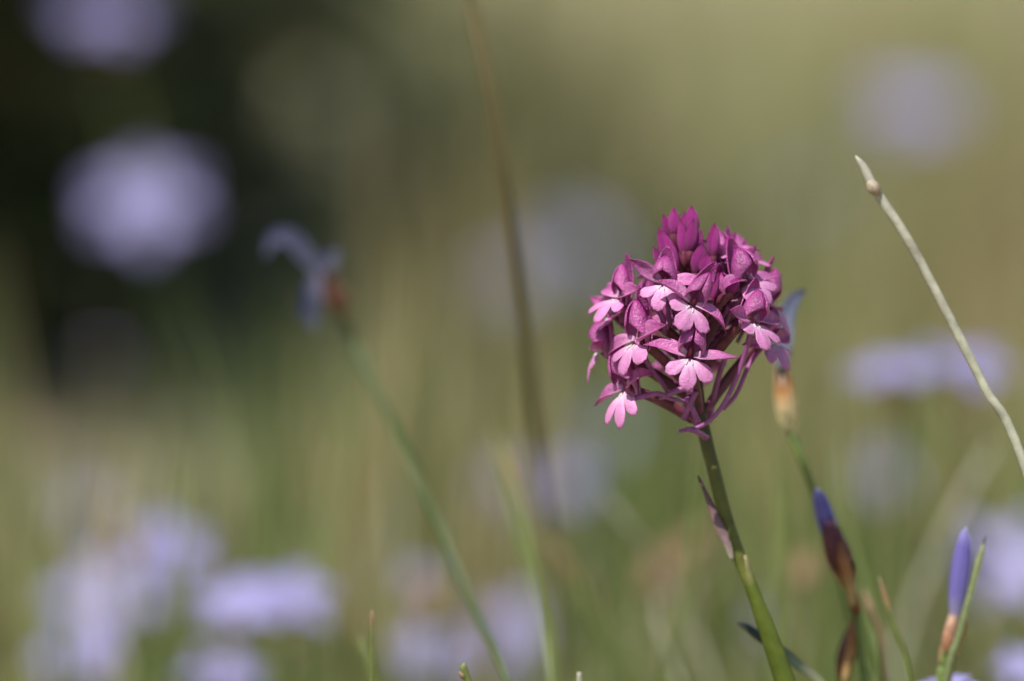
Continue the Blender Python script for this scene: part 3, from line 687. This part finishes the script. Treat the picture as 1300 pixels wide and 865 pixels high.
OF = [
 (185, 262, 1.0, 36, -8, 1.4, 'large round violet blur against the dark shrub at upper left'),
 (135, 20, 1.0, 22, 0, 1.2, 'dim violet blur at the very top left against the dark shrub'),
 (1158, 142, 1.25, 22, 6, 1.4, 'soft violet blur near the top right above the dry stalk tip'),
 (1030, 252, 1.8, 35, -8, 1.15, 'faint greyish violet blur to the upper right of the orchid head'),
 (735, 318, 1.5, 45, 12, 1.1, 'faint pale blur to the left of the orchid head'),
 (655, 360, 1.4, 40, -15, 1.0, 'faint pale blur crossed by the tall brown stalk'),
 (1135, 478, .42, 14, -6, 1.0, 'bright violet flower seen edge on at right, left one of two that touch'),
 (1222, 468, .45, 14, 8, 1.0, 'bright violet flower seen edge on near the right edge behind the dry stalk'),
 (305, 775, .36, 26, -6, .95, 'bright violet flower at the lower left, left one of the bright pair'),
 (365, 765, .38, 24, 8, .95, 'bright violet flower at the lower left, right one of the bright pair'),
 (130, 765, .55, 38, -10, 1.3, 'broad violet blur at the bottom left'),
 (95, 835, .45, 30, -10, 1.0, 'violet blur at the bottom left below the broad one'),
 (285, 862, .40, 20, 0, .9, 'violet blur cut by the bottom edge left of centre'),
 (545, 835, .45, 35, 0, .9, 'violet blur at the bottom edge left of the centre stems'),
 (640, 812, .55, 45, 5, 1.15, 'pale violet blur at the bottom centre between two green stems'),
 (725, 612, .75, 55, 5, .62, 'small pale round blur below left of the orchid head'),
 (640, 620, .85, 35, -5, .7, 'dull lilac blur behind the brown tipped green stem'),
 (778, 548, .9, 40, 0, .7, 'small greyish violet blur just left below the orchid head'),
 (1125, 605, .8, 50, 0, .6, 'dull violet blur between the two violet buds at right'),
 (1272, 715, .45, 55, -5, 1.1, 'violet blur at the right edge behind the slim violet bud'),
 (112, 645, .85, 35, 10, .6, 'small greyish violet blur at the far left'),
 (130, 452, 1.0, 10, 0, .35, 'tiny dark violet blur at the far left above the grass'),
 (215, 700, .5, 40, 20, .9, 'pale pinkish violet blur between the lower left flowers'),
 (475, 710, .7, 20, 0, .4, 'dull violet blur left of the leaning green stem'),
 (530, 740, .5, 20, 10, .6, 'dark violet blur just left of the leaning green stem'),
 (700, 700, .95, 35, 0, .6, 'faint lilac blur low in the centre'),
 (985, 800, .7, 40, 0, .6, 'faint lilac blur beside the foot of the orchid stem'),
 (1205, 872, .03, 2, 0, .7, 'violet petals just showing at the bottom edge under the slim bud'),
 (1296, 850, .25, 40, 0, .5, 'dark violet flower cut off by the lower right corner'),
]
for f in OF: open_flower(*f)
# dry brown heads
TANSC = mat('tan_bract', [(0, (.40, .30, .18)), (1, (.30, .17, .10))], noise=.3)
def brown_head(px, py, y, sc, label, mt=TANSC):
    P = Q(px, py, y); t = thing('dry_flower_head', Vector((P.x + .01, y, gz(P.x, y))), label, 'seed head', 'dry brown flower heads blurred in the meadow')
    bracts(P - Vector((0, 0, 6 * mm * sc)), P + Vector((.001, 0, 6 * mm * sc)), 3.5 * mm * sc, 5, mt, t, int(px) % 7, .8)
    obj('stem', tmesh(smooth_path([Vector((P.x + .01, y, gz(P.x, y) - .01)), Vector((P.x + .004, y, P.z * .5)), P - Vector((0, 0, 6 * mm * sc))], 4), (.001, .0008), 6), BROWNST, t)
for a in [(878, 690, .42, 1.0, 'orange brown blur just left of the orchid stem bract'), (838, 735, .40, 1.4, 'tan blur left of the orchid stem, lower of the two'), (548, 770, .42, 1.3, 'dark reddish brown blur under the violet flower near the leaning stem'),
          (430, 610, .8, 1.6, 'faint brown blur in the middle left'), (1180, 640, .55, 1.2, 'dull brown blur under the violet blur at right'), (1020, 730, .3, 1.0, 'dark brown blur between the orchid stem and the violet bud'), (25, 560, .8, 1.5, 'tan blur at the far left edge'), (155, 700, .6, 1.2, 'pinkish tan blur above the lower left flowers')]:
    brown_head(*a)
